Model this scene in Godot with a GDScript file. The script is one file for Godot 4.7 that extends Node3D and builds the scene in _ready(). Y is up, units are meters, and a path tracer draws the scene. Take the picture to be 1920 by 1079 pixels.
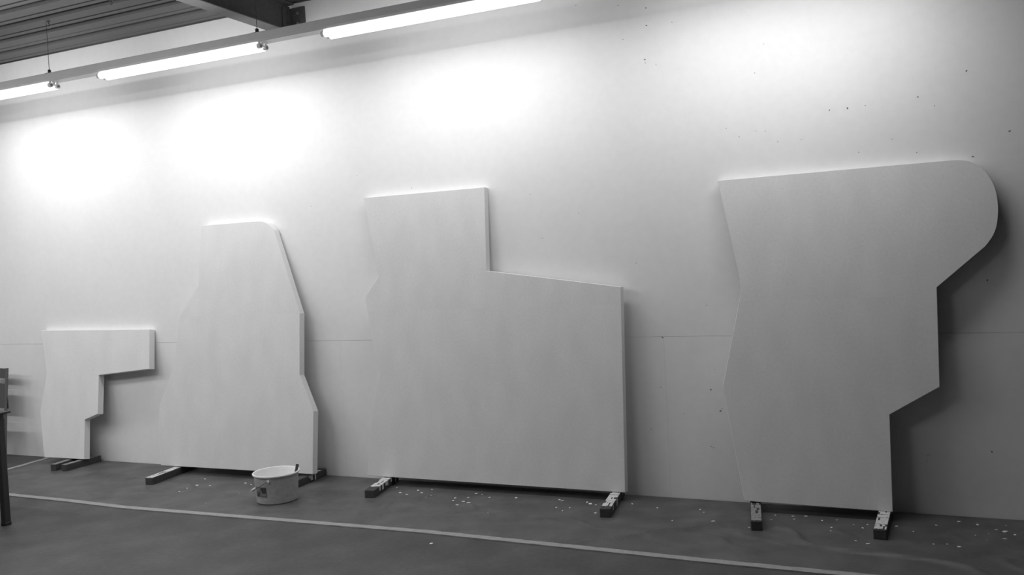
extends Node3D
# A white studio wall with four shaped white panels leaning on timber blocks, lit by hanging rows of fluorescent tubes.

var rng := RandomNumberGenerator.new()
var M := {}

# ------------------------------------------------------------------ small helpers
func tri(st: SurfaceTool, a: Vector3, b: Vector3, c: Vector3, out: Vector3) -> void:
	var n := (a - c).cross(a - b)
	st.add_vertex(a)
	if n.dot(out) < 0.0:
		st.add_vertex(c)
		st.add_vertex(b)
	else:
		st.add_vertex(b)
		st.add_vertex(c)

func quad(st: SurfaceTool, a: Vector3, b: Vector3, c: Vector3, d: Vector3, out: Vector3) -> void:
	tri(st, a, b, c, out)
	tri(st, a, c, d, out)

func begin() -> SurfaceTool:
	var st := SurfaceTool.new()
	st.begin(Mesh.PRIMITIVE_TRIANGLES)
	st.set_smooth_group(-1)
	return st

func obj(called: String, st: SurfaceTool, mat: Material, parent: Node = self) -> MeshInstance3D:
	st.generate_normals()
	var mi := MeshInstance3D.new()
	mi.name = called
	mi.mesh = st.commit()
	mi.material_override = mat
	parent.add_child(mi, true)
	return mi

func use(called: String, mesh: Mesh, mat: Material, parent: Node, at: Vector3) -> MeshInstance3D:
	var mi := MeshInstance3D.new()
	mi.name = called
	mi.mesh = mesh
	mi.material_override = mat
	mi.position = at
	parent.add_child(mi, true)
	return mi

func numbered(called: String) -> String:
	if not has_node(NodePath(called)):
		return called
	var k := 1
	while has_node(NodePath("%s_%03d" % [called, k])):
		k += 1
	return "%s_%03d" % [called, k]

func thing(called: String, label: String, category: String, at := Vector3.ZERO, turn := 0.0, group := "") -> Node3D:
	var o := Node3D.new()
	o.name = numbered(called)
	add_child(o)
	o.position = at
	o.rotation.y = turn
	tag(o, label, category, group)
	return o

func tag(o: Node, label: String, category: String, group := "") -> void:
	o.set_meta("label", label)
	o.set_meta("category", category)
	if group != "":
		o.set_meta("group", group)

func structure(o: Node, label: String, category: String) -> void:
	tag(o, label, category)
	o.set_meta("kind", "structure")

# a box with chamfered edges
func box(st: SurfaceTool, lo: Vector3, hi: Vector3, ch := 0.0) -> void:
	var c := (lo + hi) * 0.5
	var h := (hi - lo) * 0.5
	var k := minf(ch, minf(h.x, minf(h.y, h.z)) * 0.9)
	for ax in 3:
		var u := (ax + 1) % 3
		var v := (ax + 2) % 3
		for s in [-1.0, 1.0]:
			var n := Vector3.ZERO
			n[ax] = s
			var q: Array[Vector3] = []
			for g in [[-1.0, -1.0], [1.0, -1.0], [1.0, 1.0], [-1.0, 1.0]]:
				var p := c
				p[ax] += s * h[ax]
				p[u] += g[0] * (h[u] - k)
				p[v] += g[1] * (h[v] - k)
				q.append(p)
			quad(st, q[0], q[1], q[2], q[3], n)
	if k <= 0.0:
		return
	for ax in 3:
		var u := (ax + 1) % 3
		var v := (ax + 2) % 3
		for su in [-1.0, 1.0]:
			for sv in [-1.0, 1.0]:
				var n := Vector3.ZERO
				n[u] = su
				n[v] = sv
				var q: Array[Vector3] = []
				for e in [[-1.0, 0], [1.0, 0], [1.0, 1], [-1.0, 1]]:
					var p := c
					p[ax] += e[0] * (h[ax] - k)
					p[u] += su * (h[u] - (k if e[1] == 1 else 0.0))
					p[v] += sv * (h[v] - (0.0 if e[1] == 1 else k))
					q.append(p)
				quad(st, q[0], q[1], q[2], q[3], n)
	for sx in [-1.0, 1.0]:
		for sy in [-1.0, 1.0]:
			for sz in [-1.0, 1.0]:
				var s := Vector3(sx, sy, sz)
				tri(st, c + s * Vector3(h.x, h.y - k, h.z - k), c + s * Vector3(h.x - k, h.y, h.z - k), c + s * Vector3(h.x - k, h.y - k, h.z), s)

# a tube swept along a line of points
func sweep(st: SurfaceTool, pts: Array, r: float, sides := 10, caps := true) -> void:
	st.set_smooth_group(1)
	var rings := []
	for i in pts.size():
		var p: Vector3 = pts[i]
		var d: Vector3 = (pts[mini(i + 1, pts.size() - 1)] - pts[maxi(i - 1, 0)]).normalized()
		var u := d.cross(Vector3(0.13, 0.31, 0.94)).normalized()
		if absf(d.dot(Vector3(0.13, 0.31, 0.94))) > 0.95:
			u = d.cross(Vector3.RIGHT).normalized()
		var v := d.cross(u)
		var ring := []
		for k in sides:
			var a := TAU * k / sides
			ring.append(p + (u * cos(a) + v * sin(a)) * r)
		rings.append(ring)
	for i in pts.size() - 1:
		for k in sides:
			var l := (k + 1) % sides
			var mid: Vector3 = (pts[i] + pts[i + 1]) * 0.5
			quad(st, rings[i][k], rings[i][l], rings[i + 1][l], rings[i + 1][k], (rings[i][k] + rings[i + 1][l]) * 0.5 - mid)
	st.set_smooth_group(-1)
	if caps:
		for e in [0, pts.size() - 1]:
			var o: Vector3 = pts[e] - pts[1 if e == 0 else e - 1]
			for k in sides:
				tri(st, pts[e], rings[e][k], rings[e][(k + 1) % sides], o)

# a profile (radius, height) turned about the y axis; the profile runs with the outside on its left
func lathe(st: SurfaceTool, prof: Array, sides := 48) -> void:
	for i in prof.size() - 1:
		var a: Vector2 = prof[i]
		var b: Vector2 = prof[i + 1]
		var t := (b - a).normalized()
		var nrm := Vector2(t.y, -t.x)
		st.set_smooth_group(i + 2)
		for k in sides:
			var p := TAU * k / sides
			var q := TAU * (k + 1) / sides
			var m := (p + q) * 0.5
			quad(st, Vector3(a.x * cos(p), a.y, a.x * sin(p)), Vector3(a.x * cos(q), a.y, a.x * sin(q)), Vector3(b.x * cos(q), b.y, b.x * sin(q)), Vector3(b.x * cos(p), b.y, b.x * sin(p)), Vector3(nrm.x * cos(m), nrm.y, nrm.x * sin(m)))
	st.set_smooth_group(-1)

# an outline (x, y) given a thickness towards -z, with eased edges
func inset(poly: PackedVector2Array, d: float) -> PackedVector2Array:
	var res := PackedVector2Array()
	var n := poly.size()
	for i in n:
		var a := poly[(i + n - 1) % n]
		var b := poly[i]
		var c := poly[(i + 1) % n]
		var n1 := Vector2(-(b - a).y, (b - a).x).normalized()
		var n2 := Vector2(-(c - b).y, (c - b).x).normalized()
		var m := (n1 + n2).normalized()
		res.append(b + m * d / maxf(0.35, m.dot(n1)))
	return res

func slab(st: SurfaceTool, side: SurfaceTool, outline: PackedVector2Array, t: float, ease: float) -> void:
	var poly := outline
	if Geometry2D.is_polygon_clockwise(poly):
		poly.reverse()
	var inn := inset(poly, ease)
	var rings := [[inn, 0.0], [poly, -ease], [poly, -t + ease], [inn, -t]]
	var idx := Geometry2D.triangulate_polygon(inn)
	for e in [[0.0, Vector3(0, 0, 1)], [-t, Vector3(0, 0, -1)]]:
		for i in range(0, idx.size(), 3):
			var p := []
			for k in 3:
				var w := inn[idx[i + k]]
				p.append(Vector3(w.x, w.y, e[0]))
			tri(st, p[0], p[1], p[2], e[1])
	var n := poly.size()
	for r in 3:
		var ra: PackedVector2Array = rings[r][0]
		var rb: PackedVector2Array = rings[r + 1][0]
		var za: float = rings[r][1]
		var zb: float = rings[r + 1][1]
		for i in n:
			var j := (i + 1) % n
			var d := poly[j] - poly[i]
			var o := Vector3(d.y, -d.x, 0).normalized() + Vector3(0, 0, 0.5 * (1 - r))
			quad(side if r == 1 else st, Vector3(ra[i].x, ra[i].y, za), Vector3(ra[j].x, ra[j].y, za), Vector3(rb[j].x, rb[j].y, zb), Vector3(rb[i].x, rb[i].y, zb), o)

# rounds the run of points from..to of an outline
func rounded(p: Array, from: int, to: int, steps := 5) -> PackedVector2Array:
	var res := PackedVector2Array()
	for i in p.size():
		res.append(p[i])
		if i >= from and i < to:
			for k in range(1, steps):
				var b: Vector2 = p[i]
				var c: Vector2 = p[i + 1]
				var l := b.distance_to(c)
				var pre: Vector2 = b + (p[i - 1] - b).limit_length(l)
				var post: Vector2 = c + (p[(i + 2) % p.size()] - c).limit_length(l)
				res.append(b.cubic_interpolate(c, pre, post, float(k) / steps))
	return res

# ------------------------------------------------------------------ materials
func noise_bytes(seed_: int, freq: float, octaves: int, size: int) -> PackedByteArray:
	var n := FastNoiseLite.new()
	n.seed = seed_
	n.frequency = freq
	n.noise_type = FastNoiseLite.TYPE_SIMPLEX_SMOOTH
	n.fractal_octaves = octaves
	var im := n.get_seamless_image(size, size)
	im.convert(Image.FORMAT_L8)
	return im.get_data()

# grey texture: a broad mottle and a fine grain, both a few per cent, plus a mask of blots
func grey_tex(seed_: int, base: float, broad: float, fine: float, f_broad: float, f_fine: float, stretch := 1) -> ImageTexture:
	var size := 512
	var a := noise_bytes(seed_, f_broad, 4, size)
	var b := noise_bytes(seed_ + 7, f_fine, 3, size)
	var d := PackedByteArray()
	d.resize(size * size)
	for y in size:
		for x in size:
			var i := y * size + x
			var j := ((y / stretch) % size) * size + x
			var v := base * (1.0 + broad * (a[j] / 127.5 - 1.0) + fine * (b[i] / 127.5 - 1.0))
			d[i] = clampi(int(v * 255.0), 0, 255)
	var im := Image.create_from_data(size, size, false, Image.FORMAT_L8, d)
	im.convert(Image.FORMAT_RGB8)
	im.generate_mipmaps()
	return ImageTexture.create_from_image(im)

func bump_tex(seed_: int, freq: float, octaves: int, strength: float) -> ImageTexture:
	var im := Image.create_from_data(512, 512, false, Image.FORMAT_L8, noise_bytes(seed_, freq, octaves, 512))
	im.convert(Image.FORMAT_RGBA8)
	im.bump_map_to_normal_map(strength)
	return ImageTexture.create_from_image(im)

func mat(tex: Texture2D, rough: float, scale: float, metal := 0.0, normal: Texture2D = null, normal_scale := 1.0, world := true) -> StandardMaterial3D:
	var m := StandardMaterial3D.new()
	m.albedo_texture = tex
	m.roughness = rough
	m.metallic = metal
	m.uv1_triplanar = true
	m.uv1_world_triplanar = world
	m.uv1_scale = Vector3.ONE * scale
	if normal:
		m.normal_enabled = true
		m.normal_texture = normal
		m.normal_scale = normal_scale
	return m

func plain(grey: float, rough: float, metal := 0.0) -> StandardMaterial3D:
	var m := StandardMaterial3D.new()
	m.albedo_color = Color(grey, grey, grey)
	m.roughness = rough
	m.metallic = metal
	return m

func make_materials() -> void:
	M.wall = mat(grey_tex(3, 0.925, 0.008, 0.008, 0.006, 0.05), 0.75, 0.5, 0.0, bump_tex(4, 0.05, 4, 2.0), 0.06)
	M.room = mat(grey_tex(5, 0.6, 0.02, 0.02, 0.006, 0.06), 0.85, 0.5)
	M.canvas = mat(grey_tex(11, 0.88, 0.020, 0.018, 0.010, 0.11, 2), 0.8, 0.8, 0.0, bump_tex(12, 0.12, 3, 2.0), 0.04)
	M.floor = mat(grey_tex(21, 0.285, 0.15, 0.06, 0.008, 0.07), 0.6, 0.55, 0.0, bump_tex(22, 0.08, 3, 2.0), 0.15)
	M.sheet = mat(grey_tex(31, 0.345, 0.13, 0.05, 0.010, 0.06), 0.5, 0.7, 0.0, bump_tex(32, 0.03, 4, 2.0), 0.12)
	M.tape = mat(grey_tex(41, 0.60, 0.06, 0.04, 0.02, 0.12), 0.7, 2.0)
	M.deck = mat(grey_tex(51, 0.37, 0.05, 0.03, 0.03, 0.10), 0.5, 1.2, 0.35)
	M.steel = mat(grey_tex(61, 0.34, 0.06, 0.05, 0.02, 0.10), 0.55, 1.5, 0.0)
	M.bolt = plain(0.66, 0.35, 0.8)
	M.channel = mat(grey_tex(71, 0.88, 0.015, 0.015, 0.01, 0.1), 0.45, 1.0)
	M.wire = plain(0.35, 0.45, 0.6)
	M.cap = plain(0.5, 0.5)
	M.black = plain(0.12, 0.5)
	M.holder = plain(0.92, 0.5)
	M.wood = mat(grey_tex(81, 0.25, 0.14, 0.12, 0.02, 0.09), 0.8, 3.0)
	M.worn = mat(grey_tex(95, 0.55, 0.16, 0.10, 0.03, 0.10), 0.8, 4.0)
	M.paint = mat(grey_tex(91, 0.84, 0.10, 0.06, 0.03, 0.10), 0.6, 4.0)
	M.flake = plain(0.90, 0.6)
	M.bucket = mat(grey_tex(101, 0.64, 0.08, 0.05, 0.02, 0.09), 0.5, 2.5, 0.0, null, 1.0, false)
	M.residue = mat(grey_tex(111, 0.94, 0.02, 0.02, 0.02, 0.09), 0.6, 3.0)
	M.mark = plain(0.42, 0.9)
	M.leg = plain(0.22, 0.45, 0.2)
	M.chair = mat(grey_tex(121, 0.36, 0.05, 0.04, 0.02, 0.1), 0.55, 3.0)
	M.tube = plain(0.95, 0.4)
	M.tube.emission_enabled = true
	M.tube.emission = Color(1, 1, 1)
	M.tube.emission_energy_multiplier = 1.6
	# the print on the bucket's label: a few dark blocks and streaks on grey
	var im := Image.create(64, 64, false, Image.FORMAT_RGB8)
	im.fill(Color(0.42, 0.42, 0.42))
	im.fill_rect(Rect2i(34, 4, 28, 34), Color(0.26, 0.26, 0.26))
	im.fill_rect(Rect2i(4, 6, 22, 18), Color(0.50, 0.50, 0.50))
	im.fill_rect(Rect2i(10, 34, 26, 20), Color(0.30, 0.30, 0.30))
	im.fill_rect(Rect2i(6, 50, 14, 10), Color(0.14, 0.14, 0.14))
	im.fill_rect(Rect2i(28, 24, 10, 30), Color(0.48, 0.48, 0.48))
	im.fill_rect(Rect2i(40, 44, 20, 6), Color(0.55, 0.55, 0.55))
	M.print = StandardMaterial3D.new()
	M.print.albedo_texture = ImageTexture.create_from_image(im)
	M.print.roughness = 0.5

# ------------------------------------------------------------------ the hanging rows of tubes
const TUBE_Y := 3.086
const PITCH := 2.02

func light_face(parent: Node, at: Vector3, facing: Vector3, wide: float, energy: float) -> void:
	var l := AreaLight3D.new()
	l.name = "tube_light"
	l.area_normalize_energy = false
	l.area_size = Vector2(1.48, wide)
	l.light_energy = energy
	l.shadow_enabled = true
	l.area_range = 24.0
	l.area_attenuation = 2.0
	l.basis = Basis.looking_at(facing, Vector3.UP if absf(facing.y) < 0.5 else Vector3.FORWARD)
	l.position = at
	parent.add_child(l, true)

func light_row(label: String, z: float, first: float, count: int, energy: float, detail: bool) -> void:
	var last := first + PITCH * (count - 1)
	var row := thing("fluorescent_light_row", label, "light fitting", Vector3(first, TUBE_Y, z))
	var st := begin()
	var x0 := -1.07
	var x1 := last - first + 1.17
	# trunking: a folded channel with a shallow lip along both lower edges
	box(st, Vector3(x0, 0.044, -0.035), Vector3(x1, 0.094, 0.035), 0.003)
	box(st, Vector3(x0, 0.026, -0.042), Vector3(x1, 0.047, 0.042), 0.002)
	obj("channel", st, M.channel, row)
	var ts := begin()
	sweep(ts, [Vector3(-0.735, 0, 0), Vector3(0.735, 0, 0)], 0.024, 16)
	ts.generate_normals()
	var tube_mesh := ts.commit()
	# each end: a moulded bracket under the channel with a round socket for each tube
	var hs := begin()
	box(hs, Vector3(-0.006, 0.0, -0.012), Vector3(0.006, 0.038, 0.012), 0.003)
	for s in [-0.030, 0.030]:
		sweep(hs, [Vector3(-0.012, 0, s), Vector3(0.009, 0, s), Vector3(0.013, 0, s)], 0.018, 16)
		box(hs, Vector3(-0.006, 0.010, s - 0.008), Vector3(0.006, 0.038, s + 0.008), 0.002)
	hs.generate_normals()
	var holder_mesh := hs.commit()
	var ps := begin()
	sweep(ps, [Vector3(-0.004, 0, 0), Vector3(0.004, 0, 0)], 0.009, 12)
	ps.generate_normals()
	var cap_mesh := ps.commit()
	for k in count:
		var x := PITCH * k
		for s in [-0.030, 0.030]:
			use("fluorescent_tube", tube_mesh, M.tube, row, Vector3(x, 0, s))
		for e in [-1.0, 1.0]:
			var h := use("lamp_holder", holder_mesh, M.holder, row, Vector3(x + e * 0.749, 0, 0))
			if detail:
				for s in [-0.030, 0.030]:
					use("contact_cap", cap_mesh, M.cap, h, Vector3(e * 0.013, -0.002, s))
		light_face(row, Vector3(x, 0, -0.0555), Vector3(0, 0, -1), 0.026 if detail else 0.042, energy)
		light_face(row, Vector3(x, 0, 0.0555), Vector3(0, 0, 1), 0.026 if detail else 0.042, energy)
		light_face(row, Vector3(x, -0.0255, 0), Vector3(0, -1, 0), 0.10, energy)
	# hanging wires, one at every joint of the trunking, each with its clip
	for k in count + 1:
		var x := PITCH * k - 1.308 if k > 0 else -1.03
		var ws := begin()
		sweep(ws, [Vector3(x, 0.11, 0), Vector3(x, 3.569 - TUBE_Y, 0.0)], 0.0022, 6)
		var w := obj("suspension_wire", ws, M.wire, row)
		var cs := begin()
		box(cs, Vector3(x - 0.035, 0.092, -0.020), Vector3(x + 0.035, 0.101, 0.020), 0.003)
		box(cs, Vector3(x - 0.010, 0.099, -0.010), Vector3(x + 0.010, 0.128, 0.010), 0.004)
		obj("wire_clip", cs, M.black, w)

# ------------------------------------------------------------------ the sheet on the floor
func fold_noise(seed_: int, freq: float) -> FastNoiseLite:
	var n := FastNoiseLite.new()
	n.seed = seed_
	n.frequency = freq
	n.noise_type = FastNoiseLite.TYPE_SIMPLEX_SMOOTH
	n.fractal_octaves = 2
	return n

var nf1 := fold_noise(5, 0.55)
var nf2 := fold_noise(19, 1.3)
var nf3 := fold_noise(23, 3.0)

func ridge(v: float, w: float) -> float:
	return exp(-(v * v) / (w * w))

# where blocks and bucket press the sheet flat: centre x, z and half sizes
const FLAT := [Vector4(-6.51, 0.22, 0.10, 0.2), Vector4(-5.32, 0.30, 0.07, 0.28), Vector4(-4.085, 0.20, 0.05, 0.19), Vector4(-3.40, 0.26, 0.08, 0.24), Vector4(-1.705, 0.28, 0.07, 0.25), Vector4(-0.83, 0.29, 0.07, 0.26), Vector4(-0.15, 0.29, 0.05, 0.26), Vector4(-3.975, 0.69, 0.12, 0.12)]

func sheet_edge(x: float) -> float:
	return 1.075 + 0.02 * sin(x * 1.3 + 0.6)

func sheet_height(x: float, z: float) -> float:
	var edge := clampf((1.06 - z) / 0.16, 0.0, 1.0) * clampf((x + 7.0) / 0.2, 0.0, 1.0) * smoothstep(0.18, 0.42, z)
	var wild := 0.45 + 0.55 * smoothstep(-3.6, -2.2, x)
	var sx := x * 0.8 + z * 0.9
	var sz := z * 1.2 - x * 0.25
	var h := 0.020 * wild * ridge(nf1.get_noise_2d(sx, sz), 0.035)
	h += 0.010 * wild * ridge(nf2.get_noise_2d(sx * 0.8, sz), 0.06)
	h += 0.003 * (nf3.get_noise_2d(x, z) + 0.6)
	for b in FLAT:
		edge *= smoothstep(0.02, 0.10, maxf(absf(x - b.x) - b.z, absf(z - b.y) - b.w))
	return 0.003 + h * edge

func build_sheet() -> void:
	var x0 := -7.03
	var x1 := 2.6
	var nx := 560
	var nz := 66
	var verts := PackedVector3Array()
	var idx := PackedInt32Array()
	for i in nx + 1:
		var x := lerpf(x0, x1, float(i) / nx)
		for j in nz + 1:
			var z := lerpf(0.012, sheet_edge(x), float(j) / nz)
			verts.append(Vector3(x - 0.055 * (1.0 - z), sheet_height(x, z), z))
	for i in nx:
		for j in nz:
			var a := i * (nz + 1) + j
			var b := a + nz + 1
			idx.append_array([a, b, b + 1, a, b + 1, a + 1])
	var st := SurfaceTool.new()
	st.begin(Mesh.PRIMITIVE_TRIANGLES)
	st.set_smooth_group(1)
	for v in verts:
		st.add_vertex(v)
	for k in idx:
		st.add_index(k)
	var o := obj("drop_sheet", st, M.sheet)
	tag(o, "thin wrinkled grey protective sheet covering the floor along the white wall", "drop sheet")

func tape(called: String, label: String, pts: Array, w: float) -> void:
	var st := begin()
	var path: Array[Vector2] = []
	for i in pts.size() - 1:
		var a: Vector2 = pts[i]
		var b: Vector2 = pts[i + 1]
		var n := maxi(2, int(a.distance_to(b) / 0.05))
		for k in n:
			path.append(a.lerp(b, float(k) / n))
	path.append(pts[-1])
	for i in path.size() - 1:
		var q := []
		for e in [i, i + 1]:
			var d := (path[mini(e + 1, path.size() - 1)] - path[maxi(e - 1, 0)]).normalized()
			var s := Vector2(-d.y, d.x) * w * 0.5
			for g in [-1.0, 1.0]:
				var p: Vector2 = path[e] + s * g
				var wob := 0.0008 * sin(e * 1.7 + g)
				q.append(Vector3(p.x, 0.0062 + wob, p.y))
		quad(st, q[0], q[1], q[3], q[2], Vector3.UP)
		var dn := Vector3(0, 0.0060, 0)
		quad(st, q[1], q[3], q[3] - dn, q[1] - dn, q[1] - q[0])
		quad(st, q[0], q[2], q[2] - dn, q[0] - dn, q[0] - q[1])
	tag(obj(called, st, M.tape), label, "tape")

# ------------------------------------------------------------------ panels and blocks
func panel(called: String, label: String, at: Vector3, tilt: float, outline: PackedVector2Array) -> void:
	var o := thing(called, label, "panel", at)
	o.rotation_degrees.x = -tilt
	var st := begin()
	var side := begin()
	slab(st, side, outline, 0.058, 0.002)
	obj("board", st, M.canvas, o)
	obj("edge_band", side, M.canvas, o)

# a length of timber, its front end at the given point on the floor, running back to the wall; dry paint on its top and side
func block(label: String, fx: float, fz: float, bx: float, bz: float, w: float, h: float, from: float, to: float, drips: int, seed_: int, paint := "paint") -> void:
	rng.seed = seed_
	var d := Vector2(bx - fx, bz - fz)
	var l := d.length()
	var b := thing("timber_block", label, "timber block", Vector3(fx, 0.003, fz), atan2(-d.x, -d.y), "timber blocks under the panels")
	var st := begin()
	box(st, Vector3(-w / 2, 0, -l), Vector3(w / 2, h, 0), 0.003)
	obj("beam", st, M.wood, b)
	var ps := begin()
	# dried paint: a thin skin over the top, with a torn front edge, broken by bare cracks
	var z := -from
	while z > -minf(to, l):
		var seg := rng.randf_range(0.025, 0.07)
		var z2 := maxf(z - seg, -minf(to, l))
		var cols := 7
		for c in cols:
			var xa := lerpf(-w / 2 + 0.003, w / 2 - 0.003, float(c) / cols)
			var xb := lerpf(-w / 2 + 0.003, w / 2 - 0.003, float(c + 1) / cols)
			if rng.randf() < 0.10:
				continue
			var t := h + rng.randf_range(0.0006, 0.0016)
			var za := z - rng.randf_range(0.0, 0.010)
			var zb := z2 - rng.randf_range(0.0, 0.006)
			quad(ps, Vector3(xa, t, za), Vector3(xb, t, za), Vector3(xb, t, zb), Vector3(xa, t, zb), Vector3.UP)
			quad(ps, Vector3(xa, t, za), Vector3(xb, t, za), Vector3(xb, h - 0.001, za), Vector3(xa, h - 0.001, za), Vector3(0, 0, 1))
		z = z2 - (0.006 if rng.randf() < 0.35 else 0.0)
	for k in drips:
		var zc := -rng.randf_range(from, to)
		var ww := rng.randf_range(0.004, 0.014)
		var dl := h * rng.randf_range(0.35, 0.95)
		box(ps, Vector3(w / 2 - 0.001, h - dl, zc - ww), Vector3(w / 2 + 0.0012, h - 0.002, zc + ww), 0.0005)
	obj("dried_paint", ps, M[paint], b)

# ------------------------------------------------------------------ the scene
func _ready() -> void:
	rng.seed = 77
	# camera
	var cam := Camera3D.new()
	cam.name = "camera"
	cam.position = Vector3(0, 1.55, 5.4222)
	cam.rotation = Vector3(-0.02884, 0.42313, -0.05108)
	cam.fov = 36.517
	cam.near = 0.05
	cam.far = 100.0
	add_child(cam)
	cam.current = true
	# environment: a closed room, lit by its own tubes
	var we := WorldEnvironment.new()
	we.name = "world_environment"
	var env := Environment.new()
	env.background_mode = Environment.BG_COLOR
	env.background_color = Color(0, 0, 0)
	env.tonemap_mode = Environment.TONE_MAPPER_LINEAR
	env.tonemap_exposure = 1.05
	env.sdfgi_enabled = true
	env.ssao_enabled = true
	env.ssil_enabled = true
	we.environment = env
	add_child(we)
	make_materials()
	# the rows of tubes: one along the wall, two more out in the room behind the camera
	light_row("row of white fluorescent tubes on a grey channel hung on wires along the wall", 0.68, -6.655, 4, 9.0, true)
	light_row("first hanging row of fluorescent tubes out in the room, next to the wall row", 2.6, -10.9, 4, 8.8, false)
	light_row("second hanging row of fluorescent tubes out in the room, farthest from the white wall", 3.9, -10.9, 5, 9.0, false)

	build_room()
	build_beam()
	build_panels()
	build_blocks()
	build_sheet()
	tape("masking_tape", "long pale strip of tape along the front edge of the floor sheet", [Vector2(-7.02, 1.08), Vector2(-6.149, 1.082), Vector2(-5.543, 1.09), Vector2(-4.934, 1.118), Vector2(-3.497, 1.077), Vector2(-2.603, 1.052), Vector2(-1.598, 1.078), Vector2(-0.914, 1.098), Vector2(-0.333, 1.103), Vector2(2.6, 1.11)], 0.052)
	tape("masking_tape", "short pale strip of tape running to the wall at the sheet's left end", [Vector2(-7.005, 1.05), Vector2(-7.031, 0.476), Vector2(-7.051, 0.305), Vector2(-7.086, 0.03)], 0.05)
	build_bucket()
	build_table()
	build_chair()
	build_flakes()
	build_hooks()

func build_room() -> void:
	var x0 := -12.0
	var x1 := 4.5
	var z1 := 8.2
	var top := 3.9
	# the back wall: a thick core, faced with boards; the lower boards stand a hair proud of the upper ones
	var st := begin()
	box(st, Vector3(x0 - 0.2, -0.1, -0.25), Vector3(x1 + 0.2, top, -0.012))
	var wall := obj("wall_back", st, M.wall)
	structure(wall, "tall white painted board wall behind the leaning panels", "wall")
	var joints := [x0, -11.2, -8.76, -6.32, -3.88, -1.405, 1.04, 3.48, x1]
	for i in joints.size() - 1:
		var ls := begin()
		box(ls, Vector3(joints[i] + 0.0002, 0.0, -0.014), Vector3(joints[i + 1] - 0.0002, 1.029, 0.0012), 0.0003)
		obj("wall_board", ls, M.wall, wall)
	var us := begin()
	box(us, Vector3(x0, 1.0305, -0.014), Vector3(x1, top, 0.0), 0.0007)
	obj("upper_wall_board", us, M.wall, wall)
	# small screw holes and dents in the boards
	var marks := [Vector2(-1.422, 3.104), Vector2(-1.601, 3.150), Vector2(-1.884, 3.197), Vector2(-1.424, 2.994), Vector2(-1.580, 2.931), Vector2(-1.444, 2.784), Vector2(-1.442, 2.763), Vector2(-1.374, 2.741), Vector2(-1.261, 2.989), Vector2(-0.776, 2.610), Vector2(-0.716, 2.773), Vector2(-0.364, 2.339), Vector2(-0.266, 2.339), Vector2(-0.171, 2.343), Vector2(0.103, 2.358), Vector2(0.185, 2.298), Vector2(0.348, 2.470), Vector2(0.544, 2.120), Vector2(0.364, 2.000), Vector2(-0.036, 2.137), Vector2(0.087, 2.050), Vector2(-0.215, 2.080), Vector2(-0.660, 2.187), Vector2(-0.527, 2.186), Vector2(-0.784, 2.263), Vector2(-0.728, 2.257), Vector2(-0.957, 2.298), Vector2(-0.883, 2.239), Vector2(-3.187, 2.117), Vector2(-3.642, 2.244), Vector2(-1.935, 1.850), Vector2(-2.273, 1.999), Vector2(-2.200, 1.701), Vector2(-1.562, 1.503), Vector2(-1.125, 1.222), Vector2(-1.093, 0.823), Vector2(-1.122, 0.696), Vector2(-1.068, 0.564), Vector2(-1.058, 0.577), Vector2(-1.299, 0.538), Vector2(-1.514, 0.436), Vector2(-1.439, 0.705), Vector2(-1.137, 0.338), Vector2(-1.121, 0.332), Vector2(0.413, 1.319), Vector2(0.086, 0.335), Vector2(0.406, 0.371), Vector2(0.080, 0.305), Vector2(-4.069, 2.051), Vector2(-4.597, 2.717), Vector2(-1.413, 1.026)]
	var strong := [0, 3, 5, 11, 12, 14, 16, 17, 18, 36, 37, 44, 46, 50]
	for i in marks.size():
		var p: Vector2 = marks[i]
		var r := (0.0042 if strong.has(i) else 0.0024) * rng.randf_range(0.85, 1.15)
		var ms := begin()
		var zf := 0.0022 if p.y < 1.03 else 0.001
		var ang := rng.randf() * TAU
		for k in 8:
			var a := TAU * k / 8.0
			var b := TAU * (k + 1) / 8.0
			var pa := Vector2(cos(a) * 1.35, sin(a) * 0.8).rotated(ang) * r
			var pb := Vector2(cos(b) * 1.35, sin(b) * 0.8).rotated(ang) * r
			tri(ms, Vector3(p.x, p.y, zf), Vector3(p.x + pa.x, p.y + pa.y, zf), Vector3(p.x + pb.x, p.y + pb.y, zf), Vector3(0, 0, 1))
			quad(ms, Vector3(p.x + pa.x, p.y + pa.y, zf), Vector3(p.x + pb.x, p.y + pb.y, zf), Vector3(p.x + pb.x, p.y + pb.y, zf - 0.002), Vector3(p.x + pa.x, p.y + pa.y, zf - 0.002), Vector3(pa.x, pa.y, 0))
		obj("screw_hole", ms, M.mark, wall)
	st = begin()
	box(st, Vector3(x0 - 0.2, -0.12, -0.25), Vector3(x1 + 0.2, 0.0, z1 + 0.2))
	structure(obj("floor", st, M.floor), "dark grey smooth studio floor in front of the taped sheet", "floor")
	st = begin()
	box(st, Vector3(x0 - 0.2, 0.0, 0.0), Vector3(x0, top, z1))
	structure(obj("wall_left", st, M.room), "plain grey side wall beyond the left edge of the picture", "wall")
	st = begin()
	box(st, Vector3(x1, 0.0, 0.0), Vector3(x1 + 0.2, top, z1))
	structure(obj("wall_right", st, M.room), "plain grey side wall beyond the right edge of the picture", "wall")
	st = begin()
	box(st, Vector3(x0 - 0.2, 0.0, z1), Vector3(x1 + 0.2, top, z1 + 0.2))
	structure(obj("wall_front", st, M.room), "plain grey wall behind the camera", "wall")
	# the ceiling: a roof slab and, under it, ribbed steel deck sheets running along the wall
	st = begin()
	box(st, Vector3(x0 - 0.2, top, -0.25), Vector3(x1 + 0.2, top + 0.15, z1 + 0.2))
	var roof := obj("ceiling", st, M.room)
	structure(roof, "ribbed galvanised steel deck ceiling above the hanging lights", "ceiling")
	var y := 3.57
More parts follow.
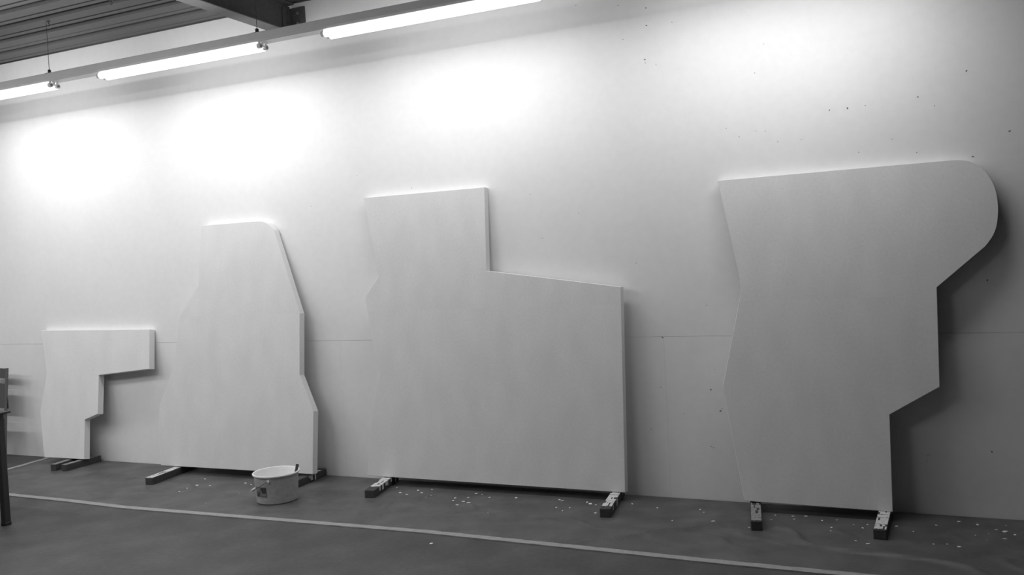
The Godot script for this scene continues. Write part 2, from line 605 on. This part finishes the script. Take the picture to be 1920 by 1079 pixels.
	for s in 9:
		var ds := begin()
		var prof: Array[Vector2] = []
		for k in 4:
			var e := -0.005 + 0.25 * (s * 4 + k)
			if e > z1:
				break
			# a trough, then a low flange with a small groove along it
			prof.append_array([Vector2(e, y), Vector2(e + 0.010, y + 0.024), Vector2(e + 0.068, y + 0.024), Vector2(e + 0.078, y), Vector2(e + 0.120, y), Vector2(e + 0.126, y + 0.008), Vector2(e + 0.134, y + 0.008), Vector2(e + 0.140, y)])
		prof.append(Vector2(minf(prof[-1].x + 0.112, z1), y - (0.0012 if s > 0 else 0.0)))
		var up := Vector2(0, 0.0012)
		for i in prof.size() - 1:
			var a := prof[i]
			var b := prof[i + 1]
			var nn := Vector3(0, -(b.x - a.x), b.y - a.y)
			quad(ds, Vector3(x0, a.y, a.x), Vector3(x1, a.y, a.x), Vector3(x1, b.y, b.x), Vector3(x0, b.y, b.x), nn)
			quad(ds, Vector3(x0, a.y + up.y, a.x), Vector3(x1, a.y + up.y, a.x), Vector3(x1, b.y + up.y, b.x), Vector3(x0, b.y + up.y, b.x), -nn)
		obj("deck_sheet", ds, M.deck, roof)

func build_beam() -> void:
	var b := thing("steel_beam", "dark steel I-beam under the ribbed ceiling, bolted to the white wall", "beam", Vector3(-4.16, 3.35, 0.0))
	var z1 := 8.2
	var st := begin()
	box(st, Vector3(-0.005, 0.011, 0.012), Vector3(0.005, 0.209, z1))
	obj("web", st, M.steel, b)
	for y in [0.0, 0.209]:
		st = begin()
		box(st, Vector3(-0.063, y, 0.035 if y > 0.1 else 0.012), Vector3(0.063, y + 0.011, z1), 0.002)
		obj("flange", st, M.steel, b)
	for s in [-1.0, 1.0]:
		var cs := begin()
		# an angle cleat: one leg flat on the wall, the other on the web
		box(cs, Vector3(minf(0.005 * s, 0.137 * s), 0.045, 0.0015), Vector3(maxf(0.005 * s, 0.137 * s), 0.195, 0.012), 0.001)
		box(cs, Vector3(minf(0.005 * s, 0.015 * s), 0.035, 0.012), Vector3(maxf(0.005 * s, 0.015 * s), 0.187, 0.110), 0.001)
		var c := obj("cleat", cs, M.steel, b)
		for y in [0.078, 0.152]:
			var bs := begin()
			hexbolt(bs, Vector3(0.075 * s, y, 0.012), Vector3(0, 0, 1))
			obj("bolt", bs, M.bolt, c)
			bs = begin()
			hexbolt(bs, Vector3(0.015 * s, y, 0.060), Vector3(s, 0, 0))
			obj("bolt", bs, M.steel, c)

func hexbolt(st: SurfaceTool, at: Vector3, n: Vector3) -> void:
	sweep(st, [at, at + n * 0.003], 0.015, 16)
	sweep(st, [at + n * 0.003, at + n * 0.012], 0.0115, 6)
	sweep(st, [at + n * 0.012, at + n * 0.018], 0.006, 10)

func build_panels() -> void:
	panel("shaped_panel", "smallest white shaped panel, like a hooked F, leaning on the wall at the far left", Vector3(-6.634, 0.063, 0.237), 9.223, PackedVector2Array([Vector2(-0.245, 0.0), Vector2(0.245, 0.005), Vector2(0.217, 0.335), Vector2(0.367, 0.388), Vector2(0.347, 0.716), Vector2(0.923, 0.770), Vector2(0.898, 1.098), Vector2(-0.414, 1.108), Vector2(-0.295, 0.735), Vector2(-0.339, 0.394)]))
	panel("shaped_panel", "tall bottle-shaped white panel with one rounded top corner, leaning behind the bucket", Vector3(-4.754, 0.063, 0.252), 5.76, rounded([Vector2(-0.746, 0.0), Vector2(0.746, 0.008), Vector2(0.751, 0.466), Vector2(0.623, 0.732), Vector2(0.620, 1.192), Vector2(0.372, 1.838), Vector2(0.346, 1.868), Vector2(0.312, 1.891), Vector2(0.271, 1.907), Vector2(0.219, 1.916), Vector2(-0.355, 1.917), Vector2(-0.375, 1.441), Vector2(-0.565, 1.199), Vector2(-0.622, 0.793), Vector2(-0.768, 0.496), Vector2(-0.787, 0.268)], 5, 9, 3))
	panel("shaped_panel", "widest white panel, stepped like a chimney over a sloping shoulder, leaning mid-wall", Vector3(-2.62, 0.062, 0.171), 3.158, PackedVector2Array([Vector2(-0.966, 0.002), Vector2(0.966, -0.002), Vector2(0.979, 1.300), Vector2(0.036, 1.442), Vector2(0.037, 2.012), Vector2(-0.940, 2.014), Vector2(-0.828, 1.439), Vector2(-0.945, 1.294), Vector2(-0.898, 0.996), Vector2(-0.838, 0.735), Vector2(-0.906, 0.493)]))
	panel("shaped_panel", "white panel with a big round lobe at its upper right, nearest the right edge", Vector3(-0.507, 0.062, 0.204), 4.275, rounded([Vector2(-0.403, 0.004), Vector2(0.403, -0.004), Vector2(0.405, 0.534), Vector2(0.662, 0.691), Vector2(0.667, 1.235), Vector2(0.908, 1.446), Vector2(0.957, 1.522), Vector2(0.976, 1.610), Vector2(0.977, 1.692), Vector2(0.963, 1.775), Vector2(0.923, 1.858), Vector2(0.866, 1.908), Vector2(0.799, 1.928), Vector2(0.732, 1.930), Vector2(-0.507, 1.926), Vector2(-0.392, 1.335), Vector2(-0.385, 1.254), Vector2(-0.512, 0.677)], 5, 13, 5))

func build_blocks() -> void:
	block("dark timber block under the smallest panel, left one of its close pair", -6.548, 0.41, -6.60, 0.03, 0.055, 0.053, 0.0, 0.37, 0, 1, "worn")
	block("dark timber block under the smallest panel, right one of its close pair", -6.437, 0.40, -6.445, 0.04, 0.055, 0.053, 0.0, 0.37, 0, 2, "worn")
	block("dark timber block with a pale top under the left end of the bottle-shaped panel", -5.28, 0.584, -5.36, 0.03, 0.068, 0.053, 0.0, 0.5, 0, 3)
	block("paint-streaked timber block behind the bucket, under the right end of the bottle-shaped panel", -4.078, 0.385, -4.092, 0.02, 0.070, 0.053, 0.15, 0.3, 4, 4)
	block("timber block with white paint on top under the left end of the widest panel", -3.355, 0.495, -3.45, 0.03, 0.072, 0.053, 0.09, 0.42, 7, 5)
	block("timber block with white paint on top under the right end of the widest panel", -1.673, 0.525, -1.735, 0.03, 0.066, 0.053, 0.05, 0.44, 4, 6)
	block("timber block with a grey worn top under the left foot of the lobed panel", -0.79, 0.552, -0.875, 0.03, 0.061, 0.053, 0.01, 0.45, 0, 7, "worn")
	block("timber block with mottled paint under the right foot of the lobed panel", -0.163, 0.542, -0.138, 0.03, 0.066, 0.053, 0.01, 0.44, 1, 8)

func build_bucket() -> void:
	var b := thing("bucket", "paint-smeared white plastic bucket standing on the floor sheet", "bucket", Vector3(-3.975, 0.004, 0.69))
	var h := 0.198
	var rt := 0.154
	var rb := 0.138
	var st := begin()
	# outer wall from the foot up, over the flanged rim, down the inside to the bottom
	lathe(st, [Vector2(0.0, 0.0), Vector2(rb - 0.006, 0.0), Vector2(rb, 0.006), Vector2(rt - 0.005, h - 0.013)], 56)
	obj("shell", st, M.bucket, b)
	st = begin()
	lathe(st, [Vector2(rt - 0.005, h - 0.013), Vector2(rt + 0.003, h - 0.012), Vector2(rt + 0.005, h - 0.004), Vector2(rt + 0.002, h), Vector2(rt - 0.006, h - 0.002), Vector2(rt - 0.009, h - 0.02)], 56)
	obj("rim", st, M.residue, b)
	st = begin()
	lathe(st, [Vector2(rt - 0.009, h - 0.02), Vector2(rb - 0.002, 0.05), Vector2(rb - 0.02, 0.036), Vector2(0.0, 0.034)], 56)
	obj("paint_coating", st, M.residue, b)
	# two ears, and the wire bail hanging down on the left with its white grip
	var dirv := Vector3(0.32, 0, 0.947).normalized()
	var side := Vector3(-0.947, 0, 0.32).normalized()
	for s in [-1.0, 1.0]:
		st = begin()
		var base: Vector3 = dirv * s * (rt - 0.006) + Vector3(0, h - 0.034, 0)
		sweep(st, [base - dirv * s * 0.004, base + dirv * s * 0.012], 0.010, 14)
		obj("handle_ear", st, M.holder, b)
	var pts := []
	for k in 25:
		var a := lerpf(0.0, PI, k / 24.0)
		var r := rt + 0.011
		pts.append(dirv * cos(a) * r + side * sin(a) * (r + 0.004) + Vector3(0, h - 0.034 - sin(a) * 0.092, 0))
	st = begin()
	sweep(st, pts, 0.0022, 6)
	var bail := obj("bail", st, M.wire, b)
	st = begin()
	sweep(st, pts.slice(10, 15), 0.009, 12)
	obj("grip", st, M.flake, bail)
	# the printed label: a patch that follows the wall
	st = begin()
	st.set_smooth_group(1)
	var cols := 8
	for i in cols:
		var ys := [0.052, 0.122]
		var az := []
		for e in [i, i + 1]:
			az.append(lerpf(2.05, 1.37, float(e) / cols))
		var p := []
		for e in 2:
			for g in 2:
				var yy: float = ys[g]
				var r := lerpf(rb, rt - 0.005, (yy - 0.006) / (h - 0.022)) + 0.0012
				p.append([Vector3(cos(az[e]) * r, yy, sin(az[e]) * r), Vector2(float(i + e) / cols, 1.0 - g)])
		for t in [[0, 1, 3], [0, 3, 2]]:
			for k in t:
				st.set_uv(p[k][1])
				st.add_vertex(p[k][0])
	obj("label_print", st, M.print, b)
	# a flat stick standing in the bucket, its end showing over the rim
	var stick := begin()
	box(stick, Vector3(-0.010, 0.0, -0.003), Vector3(0.010, 0.200, 0.003), 0.001)
	var o := obj("stirring_stick", stick, M.wood)
	o.position = Vector3(-3.885, 0.042, 0.645)
	o.rotation = Vector3(-0.12, 0.5, -0.22)
	tag(o, "dark flat stick standing in the bucket, its end above the far rim", "stick")

func build_table() -> void:
	var x1 := -5.335
	var z0 := 1.617
	var t := thing("table", "table with a thin black top and a dark square leg, cut by the left edge", "table", Vector3(-6.03, 0.0, 2.02))
	var st := begin()
	box(st, Vector3(-0.695, 0.738, z0 - 2.02), Vector3(x1 + 6.03, 0.75, 0.403), 0.002)
	obj("tabletop", st, M.black, t)
	for p in [Vector2(0.611, -0.379), Vector2(0.611, 0.33), Vector2(-0.611, -0.379), Vector2(-0.611, 0.33)]:
		st = begin()
		box(st, Vector3(p.x - 0.021, 0.018, p.y - 0.021), Vector3(p.x + 0.021, 0.738, p.y + 0.021), 0.003)
		var leg := obj("leg", st, M.leg, t)
		st = begin()
		box(st, Vector3(p.x - 0.023, 0.0, p.y - 0.023), Vector3(p.x + 0.023, 0.02, p.y + 0.023), 0.003)
		obj("rubber_foot", st, M.black, leg)

func build_chair() -> void:
	var c := thing("chair", "grey chair standing with its back to the white wall at the left edge", "chair", Vector3(-7.60, 0.0, 0.40))
	# x to the right of the chair, z towards the room; its back is at z = -0.24
	for s in [-1.0, 1.0]:
		var x: float = s * 0.205
		var st := begin()
		sweep(st, [Vector3(x, 0.0, -0.17), Vector3(x, 0.22, -0.185), Vector3(x, 0.45, -0.205), Vector3(x, 0.64, -0.225), Vector3(x, 0.83, -0.245)], 0.0125, 12)
		obj("back_leg", st, M.chair, c)
		st = begin()
		sweep(st, [Vector3(x, 0.0, 0.21), Vector3(x, 0.43, 0.185)], 0.0125, 12)
		obj("front_leg", st, M.chair, c)
		st = begin()
		sweep(st, [Vector3(x, 0.425, -0.20), Vector3(x, 0.425, 0.185)], 0.010, 10)
		obj("side_rail", st, M.chair, c)
	for y in [[0.735, 0.825], [0.465, 0.69]]:
		var st := begin()
		for i in 8:
			var xa := lerpf(-0.20, 0.20, i / 8.0)
			var xb := lerpf(-0.20, 0.20, (i + 1) / 8.0)
			var za: float = -0.245 - 0.03 * (1.0 - pow(xa / 0.2, 2.0)) + (0.83 - y[1]) * 0.1
			var zb: float = -0.245 - 0.03 * (1.0 - pow(xb / 0.2, 2.0)) + (0.83 - y[1]) * 0.1
			for e in [[0.006, 1.0], [-0.006, -1.0]]:
				quad(st, Vector3(xa, y[0], za + e[0]), Vector3(xb, y[0], zb + e[0]), Vector3(xb, y[1], zb + e[0]), Vector3(xa, y[1], za + e[0]), Vector3(0, 0, e[1]))
			quad(st, Vector3(xa, y[1], za - 0.006), Vector3(xb, y[1], zb - 0.006), Vector3(xb, y[1], zb + 0.006), Vector3(xa, y[1], za + 0.006), Vector3.UP)
			quad(st, Vector3(xa, y[0], za - 0.006), Vector3(xb, y[0], zb - 0.006), Vector3(xb, y[0], zb + 0.006), Vector3(xa, y[0], za + 0.006), Vector3.DOWN)
		obj("back_slat", st, M.chair, c)
	var ss := begin()
	box(ss, Vector3(-0.22, 0.435, -0.19), Vector3(0.22, 0.455, 0.22), 0.006)
	obj("seat", ss, M.chair, c)

func build_flakes() -> void:
	# dried flakes of white paint: x, z, size
	var spots := [Vector3(-5.006, 0.324, 0.009), Vector3(-4.950, 0.348, 0.018), Vector3(-4.871, 0.514, 0.022), Vector3(-4.872, 0.611, 0.017), Vector3(-4.868, 0.696, 0.026), Vector3(-4.761, 0.496, 0.017), Vector3(-4.535, 0.370, 0.021), Vector3(-4.455, 0.402, 0.013), Vector3(-4.372, 0.623, 0.008), Vector3(-4.431, 0.888, 0.008), Vector3(-3.317, 0.209, 0.016), Vector3(-3.218, 0.328, 0.027), Vector3(-3.144, 0.359, 0.019), Vector3(-3.123, 0.242, 0.019), Vector3(-3.064, 0.296, 0.019), Vector3(-2.975, 0.395, 0.011), Vector3(-2.965, 0.340, 0.011), Vector3(-3.039, 0.201, 0.015), Vector3(-2.684, 0.222, 0.022), Vector3(-2.635, 0.233, 0.011), Vector3(-2.770, 0.362, 0.018), Vector3(-2.689, 0.332, 0.015), Vector3(-2.740, 0.442, 0.018), Vector3(-2.680, 0.507, 0.021), Vector3(-2.677, 0.430, 0.032), Vector3(-2.619, 0.462, 0.028), Vector3(-2.552, 0.289, 0.015), Vector3(-2.370, 0.265, 0.022), Vector3(-2.031, 0.410, 0.017), Vector3(-2.077, 0.233, 0.018), Vector3(-2.055, 0.247, 0.021), Vector3(-1.947, 0.395, 0.014), Vector3(-1.969, 0.466, 0.014), Vector3(-1.854, 0.274, 0.031), Vector3(-1.886, 0.245, 0.021), Vector3(-1.813, 0.286, 0.014), Vector3(-1.758, 0.454, 0.020), Vector3(-1.600, 0.209, 0.017), Vector3(-2.463, 1.227, 0.025), Vector3(-2.396, 0.636, 0.010), Vector3(-0.731, 0.240, 0.013), Vector3(-0.742, 0.338, 0.013), Vector3(-0.634, 0.237, 0.017), Vector3(-0.622, 0.294, 0.013), Vector3(-0.565, 0.219, 0.017), Vector3(-0.471, 0.281, 0.013), Vector3(-0.395, 0.252, 0.013), Vector3(-0.413, 0.405, 0.016), Vector3(-0.411, 0.466, 0.010), Vector3(-0.279, 0.594, 0.012), Vector3(-0.221, 0.628, 0.022), Vector3(-0.303, 0.328, 0.010), Vector3(-0.087, 0.288, 0.020), Vector3(-0.004, 0.370, 0.013), Vector3(0.112, 0.215, 0.013), Vector3(0.225, 0.121, 0.020), Vector3(0.314, 0.154, 0.020), Vector3(0.434, 0.246, 0.033), Vector3(0.422, 0.371, 0.019), Vector3(0.476, 0.295, 0.016), Vector3(0.397, 0.223, 0.017), Vector3(0.450, 0.133, 0.010), Vector3(0.205, 0.566, 0.019), Vector3(0.151, 0.532, 0.013), Vector3(0.089, 0.549, 0.013), Vector3(0.337, 0.419, 0.010), Vector3(-0.255, 0.362, 0.013), Vector3(-0.233, 0.292, 0.013), Vector3(0.355, 0.306, 0.007), Vector3(0.290, 0.353, 0.010), Vector3(-1.423, 0.271, 0.017), Vector3(-1.171, 0.231, 0.017), Vector3(-1.138, 0.280, 0.013), Vector3(-1.278, 0.490, 0.013), Vector3(-1.044, 0.482, 0.023), Vector3(-0.838, 0.505, 0.013)]
	rng.seed = 404
	var kinds: Array[Mesh] = []
	for v in 5:
		var st := begin()
		var ring := []
		for k in 7:
			var a := TAU * k / 7.0
			var r := rng.randf_range(0.32, 0.58)
			ring.append(Vector3(cos(a) * r, rng.randf_range(0.10, 0.22), sin(a) * r * 0.75))
		var mid := Vector3(0, 0.26, 0)
		for k in 7:
			var p: Vector3 = ring[k]
			var q: Vector3 = ring[(k + 1) % 7]
			tri(st, mid, p, q, Vector3.UP)
			quad(st, p, q, Vector3(q.x * 0.9, 0.0, q.z * 0.9), Vector3(p.x * 0.9, 0.0, p.z * 0.9), Vector3(p.x, 0, p.z))
		st.generate_normals()
		kinds.append(st.commit())
	var flakes := []
	for i in spots.size():
		var s: Vector3 = spots[i]
		var o := MeshInstance3D.new()
		flakes.append(o)
		o.name = numbered("paint_flake")
		o.mesh = kinds[rng.randi() % 5]
		o.material_override = M.flake
		add_child(o)
		var z := s.y
		var floor_y := 0.0005 if z > 1.12 else sheet_height(s.x + 0.055 * (1.0 - z), z) - 0.001
		o.position = Vector3(s.x, floor_y, z)
		o.rotation.y = rng.randf() * TAU
		o.scale = Vector3(s.z * 1.15, minf(s.z, 0.018), s.z * 1.15)
		if z > 1.12:
			tag(o, "lone white paint flake on the bare floor in front of the tape", "paint flake")
		elif i == 57:
			tag(o, "largest white paint flake on the sheet near the right edge of the picture", "paint flake")
		elif i == 33:
			tag(o, "large white paint flake under the widest panel, beside its right timber block", "paint flake")
		elif s.x < -4.0:
			tag(o, "small white paint flake on the sheet before the bottle-shaped panel", "paint flake", "paint flakes before the bottle-shaped panel")
		elif s.x < -1.7:
			tag(o, "small white paint flake on the sheet before the widest panel", "paint flake", "paint flakes before the widest panel")
		elif s.x < -0.8:
			tag(o, "small white paint flake on the sheet between the widest and the lobed panel", "paint flake", "paint flakes between the two right panels")
		elif s.x < -0.1:
			tag(o, "small white paint flake on the sheet before the lobed panel", "paint flake", "paint flakes before the lobed panel")
		else:
			tag(o, "small white paint flake on the sheet right of the lobed panel", "paint flake", "paint flakes right of the lobed panel")
	single_out(flakes)

# in each cluster the outermost flakes can be told apart by where they lie
func single_out(flakes: Array) -> void:
	var clusters := {}
	for f in flakes:
		if f.has_meta("group"):
			var g: String = f.get_meta("group")
			if not clusters.has(g):
				clusters[g] = []
			clusters[g].append(f)
	for g in clusters:
		var where: String = g.trim_prefix("paint flakes ")
		var left: Array = clusters[g].duplicate()
		for way in [["leftmost", Vector3(-1, 0, 0)], ["rightmost", Vector3(1, 0, 0)], ["frontmost, nearest the tape,", Vector3(0, 0, 1)], ["rearmost, nearest the wall,", Vector3(0, 0, -1)]]:
			var best: Node3D = left[0]
			for f in left:
				if f.position.dot(way[1]) > best.position.dot(way[1]):
					best = f
			left.erase(best)
			best.set_meta("label", "%s of the small white paint flakes %s" % [way[0], where])
		left.sort_custom(func(a, b): return a.scale.x > b.scale.x)
		if left.size() > 1:
			left[0].set_meta("label", "largest inner one of the small white paint flakes %s" % where)

func build_hooks() -> void:
	for h in [[Vector3(-5.894, 3.57, 0.70), "small dark ceiling hook on the deck above the left hanging wire"], [Vector3(-5.095, 3.57, 0.82), "small ceiling hook on the deck at the top edge, right of the wire"]]:
		var st := begin()
		box(st, Vector3(-0.012, -0.004, -0.012), Vector3(0.012, 0.001, 0.012), 0.001)
		var pts := []
		pts.append(Vector3(0, -0.002, 0))
		for k in 9:
			var a := lerpf(PI * 0.5, -PI * 0.8, k / 8.0)
			pts.append(Vector3(0.010 * cos(a), -0.026 + 0.010 * sin(a), 0))
		sweep(st, pts, 0.004, 8)
		var o := obj(numbered("ceiling_hook"), st, M.steel)
		o.position = h[0]
		tag(o, h[1], "hook")
